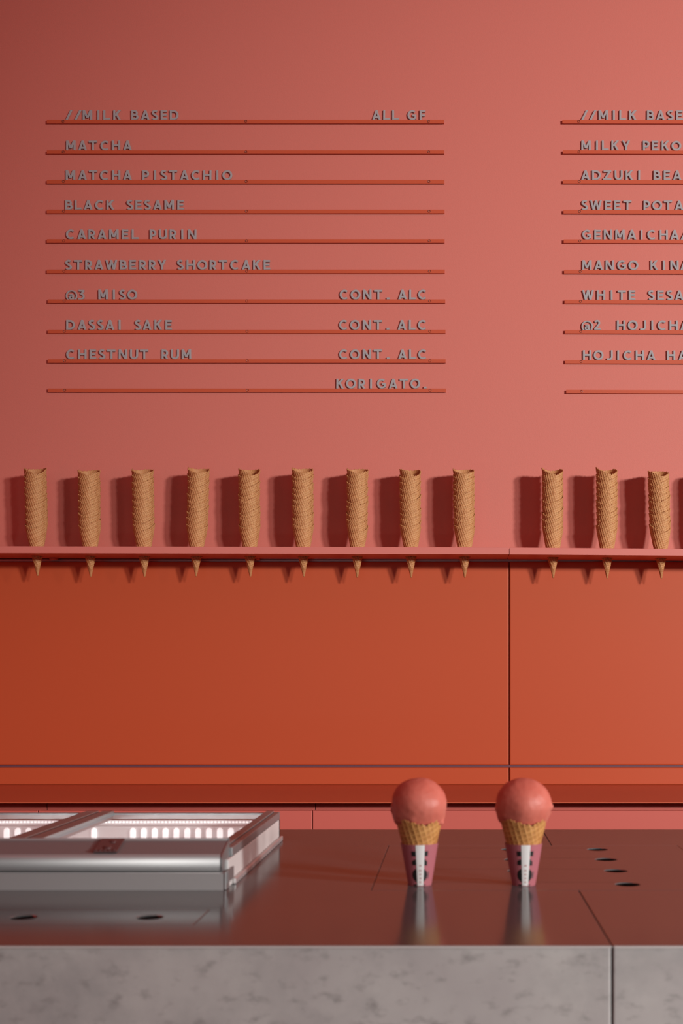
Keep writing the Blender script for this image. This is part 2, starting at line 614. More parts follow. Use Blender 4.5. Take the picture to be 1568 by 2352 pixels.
cone_vars = [cone_mesh('waffle_cone', 10 + i) for i in range(4)]
for me in cone_vars: me.materials.append(M['waffle'])
ORD = ['', 'first', 'second', 'third', 'fourth', 'fifth', 'sixth', 'seventh', 'eighth', 'ninth', 'tenth']
for k, (sh, pt, pb, ytip, ytop) in enumerate(stacks):
    tip = Vector((X(pb, D_C), D_C, Z(ytip, D_C)))
    n = 10
    top = Vector((X(pt, D_C), D_C, Z(ytop, D_C)))
    axis = (top - tip).normalized()
    total = (top - tip).length
    pitch_ = (total - CONE_H) / (n - 1)
    q = Vector((0, 0, 1)).rotation_difference(axis)
    if sh == 0:
        where = '%s stack from the left on the long shelf' % ORD[k + 1]
    else:
        where = '%s stack right of the shelf joint' % ORD[k - 8]
    for c in range(n):
        o = link_mesh('waffle_cone', random.choice(cone_vars))
        jit = random.uniform(-0.0010, 0.0010) if 0 < c < n - 1 else 0
        o.location = tip + axis * (pitch_ * c + jit)
        o.rotation_mode = 'QUATERNION'
        o.rotation_quaternion = q @ Euler((random.uniform(-.006, .006), random.uniform(-.006, .006), random.uniform(-0.22, 0.22))).to_quaternion()
        fromtop = n - c
        if fromtop == 1:
            lab = 'open top waffle cone of the ' + where
        elif fromtop == n:
            lab = 'bottom waffle cone through the shelf, ' + where
        else:
            lab = '%s waffle cone from the top, %s' % (ORD[fromtop], where)
        setp(o, lab, 'waffle cone', 'waffle cones in the ' + where)

# ------------------------------------------------------------------ menu rails
LET_Y = D_WALL - 0.0048
rowsL = [(275.0, 107.4, 1019.6), (345.1, 107.4, 1020.0), (413.2, 107.4, 1020.2), (481.6, 107.4, 1020.5), (549.3, 107.4, 1020.6),
         (619.4, 107.4, 1021.0), (687.8, 109.5, 1022.2), (757.4, 109.5, 1022.7), (825.2, 109.5, 1023.0), (892.5, 109.8, 1023.9)]
rowsR = [(275.0, 1291.0), (344.9, 1292.0), (413.0, 1292.2), (482.1, 1293.6), (549.7, 1294.0), (620.0, 1295.0), (688.7, 1296.0),
         (757.9, 1296.8), (826.9, 1297.4), (895.0, 1300.0)]
RD = D_WALL - 0.0066      # rail front
railscrews = ([145, 564.5, 984], [1328.5, 1747, 2166])


def screw_bm():
    bm = bmesh.new()
    n = 20
    prof = [(0.0036, 0.0), (0.0036, -0.0006), (0.0031, -0.0007), (0.0026, -0.0002), (0.0017, 0.0002), (0.0013, 0.0002), (0.0011, 0.0016)]
    rings = []
    for r, y in prof:
        rings.append([bm.verts.new((r * math.cos(2 * PI * i / n), y, r * math.sin(2 * PI * i / n))) for i in range(n)])
    for a, b in zip(rings, rings[1:]):
        for i in range(n):
            bm.faces.new((a[i], a[(i + 1) % n], b[(i + 1) % n], b[i]))
    bm.faces.new(rings[-1])
    bmesh.ops.recalc_face_normals(bm, faces=bm.faces)
    me = bpy.data.meshes.new('screw')
    bm.to_mesh(me); bm.free()
    me.materials.append(M['screw'])
    me.materials.append(M['dark'])
    for p in me.polygons:
        if p.center.length < 0.0019 or (0.0027 < math.hypot(p.center.x, p.center.z) < 0.0032): p.material_index = 1
    return me


screw_me = screw_bm()


def rail(board, r, ytop, xl, xr, slope):
    d = RD
    x0, x1 = X(xl, d), X(xr, d)
    zt_ = Z(ytop, d)
    h, dep = 0.0091, D_WALL - RD
    e = setp(empty('menu_rail', (x0, D_WALL, zt_)), '%s menu rail from the top on the %s board, %s' % (
        ORD[r + 1], 'left' if board == 0 else 'right',
        ('carrying grey letters' if (board, r) != (1, 9) else 'carrying no letters in view')),
        'rail', 'orange menu rails')
    # channel: back flange, floor and front lip (the letters stand in the groove)
    pts = [(D_WALL - 0.0002, -h), (RD, -h), (RD, 0), (RD + 0.0012, 0), (RD + 0.0012, -0.004), (D_WALL - 0.0017, -0.004),
           (D_WALL - 0.0017, -0.0005), (D_WALL - 0.0002, -0.0005)]
    bm = bmesh.new()
    add_prism(bm, [(y - D_WALL, z) for y, z in pts], 0, x1 - x0)
    obj('channel', bm, M['rail'], e)
    for px in railscrews[board]:
        sx = X(px + (ytop - 275) * (0.006 if board == 0 else 0.0105), d) - x0
        o = link_mesh('screw', screw_me, None, e, (sx, RD - D_WALL - 0.0001, -h / 2 + 0.0004))
    e.rotation_euler = (0, slope, 0)
    return e


for r, (y, xl, xr) in enumerate(rowsL):
    rail(0, r, y, xl, xr, 0.0)
for r, (y, xl) in enumerate(rowsR):
    rail(1, r, y, xl, xl + 912.5, 0.0025)

# ------------------------------------------------------------------ letters
HS = 0.108      # half stroke, in cap heights


def arc(cx, cy, rx, ry, a0, a1, n=14):
    return [(cx + rx * math.cos(math.radians(a0 + (a1 - a0) * i / n)), cy + ry * math.sin(math.radians(a0 + (a1 - a0) * i / n))) for i in range(n + 1)]


def glyphs():
    h = HS
    G = {}
    W = dict(M=.98, A=.90, T=.84, C=.89, H=.87, S=.72, B=.73, E=.69, L=.71, K=.80, D=.91, P=.69, O=1.03, R=.71, N=.87, U=.85, W=1.22,
             Y=.83, Z=.84, G=.93, F=.62, J=.66, I=.215)
    V = lambda x, a=0, b=1: ('b', [(x, a), (x, b)])
    Hb = lambda y, a, b: ('b', [(a, y), (b, y)])
    Dg = lambda *p: ('h', list(p))
    w = W['M']; G['M'] = (w, [V(h), V(w - h), Dg((h + .035, 1), (w / 2, .20)), Dg((w - h - .035, 1), (w / 2, .20))])
    w = W['N']; G['N'] = (w, [V(h), V(w - h), Dg((h + .02, 1), (w - h - .02, 0))])
    w = W['A']; G['A'] = (w, [Dg((.12, 0), (w / 2, 1)), Dg((w - .12, 0), (w / 2, 1)), Hb(.27, .22, w - .22)])
    w = W['T']; G['T'] = (w, [V(w / 2, 0, 1 - h), Hb(1 - h, 0, w)])
    w = W['H']; G['H'] = (w, [V(h), V(w - h), Hb(.52, h, w - h)])
    w = W['E']; G['E'] = (w, [V(h), Hb(h, h, w), Hb(.52, h, w - .06), Hb(1 - h, h, w - .02)])
    w = W['F']; G['F'] = (w, [V(h), Hb(.47, h, w - .06), Hb(1 - h, h, w)])
    w = W['L']; G['L'] = (w, [V(h), Hb(h, h, w)])
    w = W['I']; G['I'] = (w, [V(h)])
    w = W['K']; G['K'] = (w, [V(h), Dg((h + .06, .42), (w - .15, 1)), Dg((.36, .56), (w - .13, 0))])
    w = W['Y']; G['Y'] = (w, [V(w / 2, 0, .5), Dg((.12, 1), (w / 2, .40)), Dg((w - .12, 1), (w / 2, .40))])
    w = W['Z']; G['Z'] = (w, [Hb(1 - h, .03, w - .02), Hb(h, 0, w), Dg((.15, .06), (w - .16, .94))])
    w = W['W']; q = (w - .24) / 4
    G['W'] = (w, [Dg((.11, 1), (.12 + q, 0)), Dg((.12 + q, 0), (w / 2, 1)), Dg((w / 2, 1), (w - .12 - q, 0)), Dg((w - .12 - q, 0), (w - .11, 1))])
    w = W['U']; r = w / 2 - h
    G['U'] = (w, [('b', [(h, 1)] + arc(w / 2, r + h - .02, r, r, 180, 360, 14) + [(w - h, 1)])])
    w = W['J']; G['J'] = (w, [('b', [(w - h, 1)] + arc(w - h - .26, .34 , .26, .26, 0, -90, 8) + [(.04, .09)])])
    w = W['O']; G['O'] = (w, [('c', arc(w / 2, .5, w / 2 - h, .515 - h, 0, 360, 32)[:-1])])
    w = W['C']; G['C'] = (w, [('b', arc(w / 2 + .06, .5, w / 2 + .06 - h, .515 - h, 47, 313, 24))])
    w = W['G']; G['G'] = (w, [('b', arc(w / 2 + .04, .5, w / 2 + .04 - h, .515 - h, 50, 318, 24)), V(w - h, .12, .52), Hb(.46, .52, w)])
    w = W['D']; r = .5 - h
    G['D'] = (w, [V(h), ('b', [(h, 1 - h), (w - h - r, 1 - h)] + arc(w - h - r, .5, r, r, 90, -90, 14) + [(h, h)])])
    w = W['P']; r = .25
    G['P'] = (w, [V(h), ('b', [(h, 1 - h), (w - h - r, 1 - h)] + arc(w - h - r, 1 - h - r, r, r, 90, -90, 12) + [(h, 1 - h - 2 * r)])])
    w = W['R']
    G['R'] = (w, [V(h), ('b', [(h, 1 - h), (w - h - r - .02, 1 - h)] + arc(w - h - r - .02, 1 - h - r, r, r, 90, -90, 12) + [(h, 1 - h - 2 * r)]),
                  Dg((.33, .45), (w - .12, 0))])
    w = W['B']; r1, r2 = .195, .225
    G['B'] = (w, [V(h), ('b', [(h, 1 - h), (w - h - r1 - .05, 1 - h)] + arc(w - h - r1 - .05, 1 - h - r1, r1, r1, 90, -90, 10) + [(h, 1 - h - 2 * r1)]),
                  ('b', [(h, h + 2 * r2 - .06), (w - h - r2 + .02, h + 2 * r2 - .06)] + arc(w - h - r2 + .02, h + r2 - .03, r2, r2 - .03, 90, -90, 10) + [(h, h)])])
    w = W['S']
    S = arc(w / 2 + .01, .735, w / 2 - h - .02, .27 - h + .02, 35, 230, 14) + arc(w / 2 - .01, .265, w / 2 - h, .28 - h + .01, 60, -145, 16)
    G['S'] = (w, [('b', S)])
    G['/'] = (.72, [Dg((.11, 0), (.61, 1))])
    G['.'] = (.29, [('b', [(0, .10), (.29, .10)])])
    w = .66
    G['3'] = (w, [Hb(.9, .06, w - .04), Dg((w - .14, .86), (.30, .56)), ('b', [(.26, .56)] + arc(w - h - .26, .30, .26, .24, 85, -90, 12) + [(.02, .06)])])
    G['2'] = (w, [('b', arc(.32, .72, .22, .22, 160, -30, 12) + [(.13, .12)]), Hb(h, .02, w)])
    w = 1.18
    G['@'] = (w, [('b', arc(w / 2, .40, w / 2 - .07, .52, -62 + 20, 240, 26)), ('b', arc(w / 2 - .02, .20, .17, .15, 0, 359, 14)),
                  ('b', [(.40, .50), (.62, .53), (.74, .44), (.76, .10), (.90, .06)])])
    return G


GL = glyphs()


def glyph_mesh(ch, cap, hs_scale=1.0, depth=0.0027, cham=0.0008):
    wd, strokes = GL[ch]
    bm = bmesh.new()
    for si, (kind, pts) in enumerate(strokes):
        h = HS * hs_scale
        if ch == '@': h *= 0.72
        if ch in '32': h *= 0.92
        P = [Vector((x, z)) for x, z in pts]
        n = len(P)
        closed = kind == 'c'
        offs = []
        for i in range(n):
            if closed:
                a, b, c = P[i - 1], P[i], P[(i + 1) % n]
            else:
                a, b, c = P[max(i - 1, 0)], P[i], P[min(i + 1, n - 1)]
            d1 = (b - a).normalized() if (b - a).length > 1e-9 else (c - b).normalized()
            d2 = (c - b).normalized() if (c - b).length > 1e-9 else d1
            t = (d1 + d2)
            t = t.normalized() if t.length > 1e-6 else d1
            nrm = Vector((-t.y, t.x))
            m = h / max(0.35, nrm.dot(Vector((-d1.y, d1.x))))
            if kind == 'h':
                d = d1
                sgn = 1 if -d.y > 0 else -1
                nrm = Vector((sgn * 1.0, 0))
                m = h / max(abs(d.y), 0.3)
            offs.append((nrm, m))
        eps = si * 0.00003
        yf, yb = -depth - eps, 0.0
        cf = cham / cap
        prof = [(-1, 0, yb), (-1, 0, yf + cham), (-1, cf, yf), (1, cf, yf), (1, 0, yf + cham), (1, 0, yb)]
        rings = []
        for (p, (nrm, m)) in zip(P, offs):
            ring = []
            for sgn, inset, y in prof:
                q = p + nrm * (sgn * (m - inset * m / h))
                ring.append(bm.verts.new((q.x * cap, y, q.y * cap)))
            rings.append(ring)
        cnt = n if closed else n - 1
        for i in range(cnt):
            a, b = rings[i], rings[(i + 1) % n]
            for j in range(6):
                k = (j + 1) % 6
                bm.faces.new((a[j], a[k], b[k], b[j]))
        if not closed:
            bm.faces.new(rings[0]); bm.faces.new(rings[-1][::-1])
    bmesh.ops.recalc_face_normals(bm, faces=bm.faces)
    me = bpy.data.meshes.new('menu_letter')
    bm.to_mesh(me); bm.free()
    me.materials.append(M['letter'])
    return me


def T(o, s, txt):
    """'M62 A218' -> [(char, px)]; '|' starts a new word, measured on the wall from origin o at s units per px"""
    out = []
    for word in txt.split('|'):
        out.append([(t[0], o + float(t[1:]) / s) for t in word.split()])
    return out


a5, a49, a653, a784, a6 = (140, 5.6), (140, 4.9), (760, 6.533), (830, 7.84), (1310, 6.078)
b5 = (380, 5.6)
lines = {
    (0, 0): T(*a5, '/55 /168 M275 I463 L540 K668|B900 A1025 S1160 E1278 D1395') + T(*a784, 'A188 L385 L548|G822 F1042'),
    (0, 1): T(*a5, 'M62 A218 T355 C503 H650 A797'),
    (0, 2): T(*a5, 'M58 A218 T358 C498 H652 A797') + [T(*a5, 'P1043 I1193 S1275 T1387')[0] + T(*b5, 'A185 C330 H478 I650 O727')[0]],
    (0, 3): T(*a5, 'B50 L172 A290 C435 K582') + [T(*a5, 'S838 E952 S1065 A1183 M1328')[0] + T(*b5, 'E148')[0]],
    (0, 4): T(*a5, 'C60 A207 R350 A470 M615 E778 L905') + [T(*a5, 'P1137 U1255 R1392')[0] + T(*b5, 'I200 N285')[0]],
    (0, 5): T(*a5, 'S48 T165 R308 A430 W568 B752 E878 R1003 R1127 Y1245') + T(*b5, 'S142 H265 O405 R563 T685 C830 A978 K1122 E1258'),
    (0, 6): T(*a5, '@58 3218|M478 I663 S743 O850') + T(*a653, 'C125 O290 N478 T645 .835|A1005 L1168 C1303'),
    (0, 7): T(*a49, 'D55 A185 S305 S402 A498 I645|S825 A918 K1048 E1170') + T(*a653, 'C118 O283 N472 T640 .832|A997 L1163 C1300'),
    (0, 8): T(*a49, 'C55 H188 E318 S420 T518 N645 U772 T888|R1128 U1232 M1355') + T(*a653, 'C118 O285 N473 T640 .835|A1003 L1168 C1303'),
    (0, 9): T(*a653, 'K75 O222 R408 I580 G685 A865 T1030 O1187 .1390'),
    (1, 0): T(*a6, '/145 /262 M390 I588 L677 K812|B1063 A1193 S1343 E1472'),
    (1, 1): T(*a6, 'M147 I352 L435 K567 Y717|P1008 E1133 K1267 O1405'),
    (1, 2): T(*a6, 'A145 D298 Z455 U612 K765 I940|B1155 E1297 A1425'),
    (1, 3): T(*a6, 'S145 W270 E475 E605 T735|P1015 O1137 T1303 A1453'),
    (1, 4): T(*a6, 'G160 E328 N460 M620 A795 I975 C1068 H1240 A1390 /1535'),
    (1, 5): T(*a6, 'M160 A330 N485 G648 O805|K1113 I1285 N1390 A1530'),
    (1, 6): T(*a6, 'W160 H363 I557 T655 E810|S1078 E1208 S1335 A1455'),
    (1, 7): T(*a6, '@150 2328|H643 O797 J965 I1125 C1212 H1377 A1530'),
    (1, 8): T(*a6, 'H170 O320 J500 I648 C737 H905 A1063|H1343 A1505'),
}
CAP = 0.0252
gm = {}
SPOKEN = {'/': 'slash', '.': 'full stop', '@': 'at sign', '3': 'numeral three', '2': 'numeral two'}
for (bd, r), words in lines.items():
    ytop = rowsL[r][0] if bd == 0 else rowsR[r][0]
    count = {}
    for wi, word in enumerate(words):
        for ch, px in word:
            count[ch] = count.get(ch, 0) + 1
    seen = {}
    for wi, word in enumerate(words):
        for ch, px in word:
            if ch not in gm: gm[ch] = glyph_mesh(ch, CAP)
            seen[ch] = seen.get(ch, 0) + 1
            o = link_mesh('menu_letter', gm[ch])
            yy = ytop + (0 if bd == 0 else (px - 1291) * 0.0025)
            zb_ = Z(yy, RD) + 0.0008
            if ch == '@': zb_ -= 0.0006
            o.location = (X(px, LET_Y), D_WALL - 0.0021, zb_)
            o.rotation_euler = (random.uniform(-0.012, 0.012), random.uniform(-0.012, 0.012), random.uniform(-0.03, 0.03))
            nm = SPOKEN.get(ch, 'letter ' + ch)
            side = 'left' if bd == 0 else 'right'
            nth = (ORD[seen[ch]] + ' ') if count[ch] > 1 else ''
            setp(o, '%sgrey raised %s standing on the %s rail from the top, %s menu board' % (nth, nm, ORD[r + 1], side),
                 'letter', 'grey letters on the %s rail of the %s menu board' % (ORD[r + 1], side))

# ------------------------------------------------------------------ front counter
CZ = 0.955
YF, YB = 1.165, 2.086
PX0, PX1, PY0, PY1 = -0.0920, 0.3222, 1.4750, 1.8800
g = 0.0005
SM = 0.1420
LX0, LX1, LY0, LY1 = -0.95, -0.2517, 1.264, 1.348
FRX0, FRX1, FRY0, FRY1 = -1.0, -0.256, 1.475, 1.940

outL = [(-1.7, YF), (SM - g, YF), (SM - g, PY0 - g), (PX0 - g, PY0 - g), (PX0 - g, PY1 + g), (SM - g, PY1 + g), (SM - g, YB), (-1.7, YB)]
hL = [[(LX0 - g, LY0 - g), (LX1 + g, LY0 - g), (LX1 + g, LY1 + g), (LX0 - g, LY1 + g)],
      [(FRX0 + 0.02, FRY0 + 0.03), (FRX1 - 0.02, FRY0 + 0.03), (FRX1 - 0.02, FRY1 - 0.012), (FRX0 + 0.02, FRY1 - 0.012)]]
setp(plate('steel_worktop', M['steel'], outL, hL, CZ, 0.0016, 0.0007),
     'brushed steel counter top carrying the glass lidded freezer, left of the joint', 'worktop', 'steel counter tops')
outR = [(SM + g, YF), (1.7, YF), (1.7, YB), (SM + g, YB), (SM + g, PY1 + g), (PX1 + g, PY1 + g), (PX1 + g, PY0 - g), (SM + g, PY0 - g)]
setp(plate('steel_worktop', M['steel'], outR, [], CZ, 0.0016, 0.0007),
     'brushed steel counter top section right of the joint and stone seam', 'worktop', 'steel counter tops')
HX = [-0.0385, 0.0822, 0.2028]
HY = [1.519, 1.628, 1.732, 1.836]
HR = 0.0146
hp = [circle(x, y, HR, 36) for x in HX for y in HY]
setp(plate('cone_holder_plate', M['steel'], [(PX0, PY0), (PX1, PY0), (PX1, PY1), (PX0, PY1)], hp, CZ, 0.0016, 0.0005),
     'steel insert plate with rows of round holes holding the two ice cream cones', 'holder plate')
hl = [circle(x, 1.306, 0.0132, 36) for x in (-0.303 - 0.126 * 4, -0.303 - 0.126 * 3, -0.303 - 0.126 * 2, -0.4290, -0.3030)]
setp(plate('cone_holder_strip', M['steel'], [(LX0, LY0), (LX1, LY0), (LX1, LY1), (LX0, LY1)], hl, CZ, 0.0016, 0.0005),
     'narrow steel insert strip with round holes in front of the freezer', 'holder plate')

ctr = setp(empty('service_counter', (0, 1.6, 0)), 'grey stone clad service counter under the steel worktop', 'counter')


def cpart(name, m, x0, x1, y0, y1, z0, z1, bev=0.0, seg=2):
    bm = bmesh.new()
    add_box(bm, x0, x1, y0, y1, z0, z1, bev, seg)
    for v in bm.verts: v.co -= ctr.location
    return obj(name, bm, m, ctr)




def stone_panel(x0, x1, rl, rr):
    # plan outline with rounded front corners, drawn up from the floor
    y0, y1 = YF + 0.0006, YF + 0.02
    pts = [(x0, y1)]
    pts += [(x0 + rl - rl * math.cos(t * PI / 8), y0 + rl - rl * math.sin(t * PI / 8)) for t in range(5)]
    pts += [(x1 - rr + rr * math.sin(t * PI / 8), y0 + rr - rr * math.cos(t * PI / 8)) for t in range(5)]
    pts += [(x1, y1)]
    bm = bmesh.new()
    lo = [bm.verts.new((x, y, 0.02)) for x, y in pts]
    hi = [bm.verts.new((x, y, CZ - 0.0017)) for x, y in pts]
    n = len(pts)
    for i in range(n):
        bm.faces.new((lo[i], lo[(i + 1) % n], hi[(i + 1) % n], hi[i]))
    bm.faces.new(lo[::-1]); bm.faces.new(hi)
    bmesh.ops.recalc_face_normals(bm, faces=bm.faces)
    for v in bm.verts: v.co -= ctr.location
    obj('stone_panel', bm, M['stone'], ctr)


stone_panel(-1.7, SM - 0.0008, 0.0005, 0.0026)
stone_panel(SM + 0.0012, 1.7, 0.0010, 0.0005)
cpart('lit_edge_lip', M['steel4'], -1.7, SM - 0.0006, YF - 0.0008, YF - 0.0001, CZ - 0.0022, CZ - 0.0002, 0.0003)  # front lip of the worktop, lighter steel imitating the bright lit edge
cpart('lit_edge_lip', M['steel4'], SM + 0.0012, 1.7, YF - 0.0008, YF - 0.0001, CZ - 0.0022, CZ - 0.0002, 0.0003)
cpart('back_board', M['rawboard'], -1.7, 1.7, YB - 0.03, YB - 0.012, 0.0, CZ - 0.0017)
cpart('base_board', M['rawboard'], -1.68, 1.68, YF + 0.02, YB - 0.03, 0.0, 0.55)
cpart('joint_strip', M['gasket'], SM - 0.004, SM + 0.004, YF + 0.0205, YF + 0.026, 0.02, CZ - 0.0017)
cpart('support_board', M['rawboard'], PX0 - 0.02, PX1 + 0.02, PY0 - 0.02, PY1 + 0.02, 0.80, 0.805)
cpart('support_board', M['rawboard'], LX0 - 0.02, LX1 + 0.02, LY0 - 0.02, LY1 + 0.02, 0.80, 0.805)

# ------------------------------------------------------------------ freezer with sliding glass lids
fz = setp(empty('display_freezer', (-0.6, 1.70, CZ)), 'low steel framed display freezer with lit white inside and sliding glass lids', 'freezer')


def fpart(name, bm, m, parent=fz, smooth=False):
    for v in bm.verts: v.co -= fz.location
    return obj(name, bm, m, parent, smooth=smooth)


def fbox(name, m, x0, x1, y0, y1, z0, z1, bev=0.0, seg=2, parent=fz):
    bm = bmesh.new()
    add_box(bm, x0, x1, y0, y1, CZ + z0, CZ + z1, bev, seg)
    return fpart(name, bm, m, parent)


def fprism(name, m, pts, x0, x1, parent=fz):
    bm = bmesh.new()
    add_prism(bm, [(y, CZ + z) for y, z in pts], x0, x1)
    return fpart(name, bm, m, parent)


XR = FRX1
# front kerb and corner
fprism('front_kerb', M['steel3'], [(1.475, 0.0), (1.475, 0.0185), (1.4765, 0.0203), (1.495, 0.0203), (1.495, 0.0)], FRX0, XR - 0.003)
fbox('corner_post', M['steel2'], XR - 0.0026, XR, 1.4745, 1.497, 0.0, 0.0206, 0.001)
fbox('kerb_bracket', M['steel2'], XR + 0.0002, XR + 0.0012, 1.478, 1.52, 0.0075, 0.0215, 0.0003)
# side wall of the box (outer steel) and back
fbox('side_wall', M['steel4'], XR - 0.012, XR - 0.001, 1.497, FRY1, 0.0, 0.0315, 0.0008)
fbox('side_kerb', M['steel3'], XR - 0.0008, XR + 0.0035, 1.52, FRY1, 0.0, 0.007, 0.0012)
fbox('back_wall', M['steel2'], FRX0, XR - 0.001, FRY1 - 0.010, FRY1, 0.0, 0.0315, 0.0006)
# front bar of the lid: rounded nose, sloping top, upstand
nose = [(1.4760, 0.0215), (1.4735, 0.0235), (1.4722, 0.0265), (1.4720, 0.0300), (1.4724, 0.0330), (1.4734, 0.0358), (1.4750, 0.0380), (1.4770, 0.0394), (1.4795, 0.0402),
        (1.5200, 0.0510), (1.5200, 0.0535), (1.5225, 0.0535), (1.5225, 0.0215)]
bar = fprism('lid_front_bar', M['steel5'], nose, FRX0, XR - 0.006)
for p in bar.data.polygons: p.use_smooth = p.normal.y < -0.3 and abs(p.normal.x) < 0.1
cap = [(y - 0.0004 if y < 1.48 else y, z + (0.0004 if z > .03 else 0)) for y, z in nose]
fprism('bar_end_cap', M['steel2'], cap, XR - 0.0058, XR - 0.0042)
# rails of the lids
for x0, x1 in ((XR - 0.021, XR - 0.001),):
    fbox('lid_side_rail', M['steel2'], x0, x1 - 0.0085, 1.523, FRY1, 0.032, 0.0440, 0.0008)
    fbox('lid_side_rail', M['steel2'], x1 - 0.0078, x1, 1.523, FRY1, 0.032, 0.0425, 0.0008)
fbox('lid_middle_rail', M['steel2'], -0.545, -0.5255, 1.523, FRY1, 0.032, 0.0440, 0.0008)
fbox('lid_gasket', M['gasket'], -0.5253, -0.5212, 1.523, FRY1, 0.034, 0.0425)
fbox('lid_middle_rail', M['steel2'], -0.5210, -0.5030, 1.523, FRY1, 0.032, 0.0440, 0.0008)
fbox('lid_back_rail', M['steel2'], FRX0, XR - 0.0225, FRY1 - 0.007, FRY1, 0.032, 0.0415, 0.0006)
# glass panes
for x0, x1 in ((-0.5025, XR - 0.0215), (-0.79, -0.5455)):
    fbox('lid_glass', M['glass'], x0, x1, 1.524, FRY1 - 0.0075, 0.0385, 0.0400)
# white liner
D0 = -0.10
XL_ = FRX0 + 0.022
XI = XR - 0.022
YI0, YI1 = FRY0 + 0.032, FRY1 - 0.014
bm = bmesh.new()
for quad in (((XL_, YI1, D0), (XI, YI1, D0), (XI, YI1, 0.0315), (XL_, YI1, 0.0315)),
             ((XL_, YI0, D0), (XL_, YI0, 0.0315), (XI, YI0, 0.0315), (XI, YI0, D0)),
             ((XI, YI0, D0), (XI, YI0, 0.0315), (XI, YI1, 0.0315), (XI, YI1, D0)),
             ((XL_, YI0, D0), (XL_, YI1, D0), (XL_, YI1, 0.0315), (XL_, YI0, 0.0315)),
             ((XL_, YI0, D0), (XI, YI0, D0), (XI, YI1, D0), (XL_, YI1, D0))):
    bm.faces.new([bm.verts.new((x, y, CZ + z)) for x, y, z in quad])
liner = fpart('liner', bm, M['liner'])
sm = liner.modifiers.new('thickness', 'SOLIDIFY'); sm.thickness = 0.002; sm.offset = 1
# small ledge along the back of the liner, beaded strip
bm = bmesh.new()
for i in range(110):
    x = XI - 0.004 - i * 0.0052
    if x < -0.80: break
    add_box(bm, x - 0.0016, x + 0.0016, YI1 - 0.0035, YI1 - 0.0005, CZ + 0.0280, CZ + 0.0305)
fpart('bead_strip', bm, M['led'])['kind'] = 'stuff'
fbox('ledge', M['liner'], XL_, XI, YI1 - 0.005, YI1 - 0.0002, 0.0245, 0.0268, 0.0005)
# lamps: a row of upright oval lenses
lamp = setp_l = fbox('lamp_strip', M['liner'], XL_, XI, YI1 - 0.006, YI1 - 0.0002, -0.002, 0.0235, 0.0008)


def capsule(cx, y, zc, hw, hh, t):
    bm = bmesh.new()
    n = 20
    ring0, ring1, ring2 = [], [], []
    for i in range(n):
        a = 2 * PI * i / n
        x = hw * math.cos(a)
        z = hw * math.sin(a) + (hh - hw) * (1 if math.sin(a) >= 0 else -1)
        ring0.append(bm.verts.new((cx + x, y, CZ + zc + z)))
        ring1.append(bm.verts.new((cx + x * .95, y - t * .7, CZ + zc + z * .95)))
        ring2.append(bm.verts.new((cx + x * .6, y - t, CZ + zc + z * .6)))
    for r0, r1 in ((ring0, ring1), (ring1, ring2)):
        for i in range(n):
            bm.faces.new((r0[i], r0[(i + 1) % n], r1[(i + 1) % n], r1[i]))
    bm.faces.new(ring2)
    bmesh.ops.recalc_face_normals(bm, faces=bm.faces)
    return bm


DL = YI1 - 0.006
for px in [-34, -10, 15.5, 41, 66, 90, 216, 305, 330, 355, 380, 405, 430, 455, 480, 505, 530, 555]:
    bm = capsule(X(px, DL), DL, 0.0125, 0.0042, 0.0085, 0.003)
    fpart('lamp', bm, M['led'], smooth=True)
# latch plate on the front bar
lt = empty('latch', (0, 0, 0)); lt.parent = fz
lt.location = (-0.3945, 1.500, CZ + 0.0463)
lt.location = Vector(lt.location) - fz.location
lt.rotation_euler = (math.atan2(0.011, 0.041), 0, 0)
bm = bmesh.new(); add_box(bm, -0.0135, 0.0135, -0.0195, 0.0195, 0.0, 0.0022, 0.0006, 2)
o = obj('latch_plate', bm, M['latch'], lt)
bm = bmesh.new()
for i in range(5):
    add_box(bm, -0.0125 + i * 0.0052, -0.0098 + i * 0.0052, -0.0185, -0.0145, 0.0018, 0.0032, 0.0003)
obj('latch_grip', bm, M['latch'], lt)['kind'] = 'stuff'
for (x, y, r) in ((0.002, 0.010, 0.0042), (0.0, -0.008, 0.0050)):
    bm = bmesh.new()
    bmesh.ops.create_uvsphere(bm, u_segments=16, v_segments=8, radius=r)
    for v in bm.verts: v.co = (v.co.x + x, v.co.y + y, v.co.z * 0.3 + 0.0022)
    obj('latch_button', bm, M['latch'], lt, smooth=True)

l = area('freezer_fill', (-0.535, 1.56, CZ + 0.018), (-0.535, 1.9, CZ + 0.008), 1.0, 0.48, 0.012)  # unseen area light added under the lid to brighten the white liner
for n_ in (l,): n_.data.energy = 0.52

# ------------------------------------------------------------------ ice cream cones on the counter
BR0, BR48 = 0.0128, 0.0210       # outer radius at the counter and at the top of the sleeve
tap = (BR48 - BR0) / 0.048
tipz = -BR0 / tap
RIMH = 0.0870
big = cone_mesh('waffle_cone', 77, R=(RIMH - tipz) * tap * 1.07, H=RIMH - tipz, dip=0.017, peak=20, pitch=0.0062, amp=0.0006, nt=240, ns=130, bulge=0.0, wrap=0.0004, inset=0.0022)
big.materials.append(M['waffle2'])


def sr(hh):
    """outer radius of the paper sleeve at height hh"""
    return (hh - tipz) * tap + 0.0008


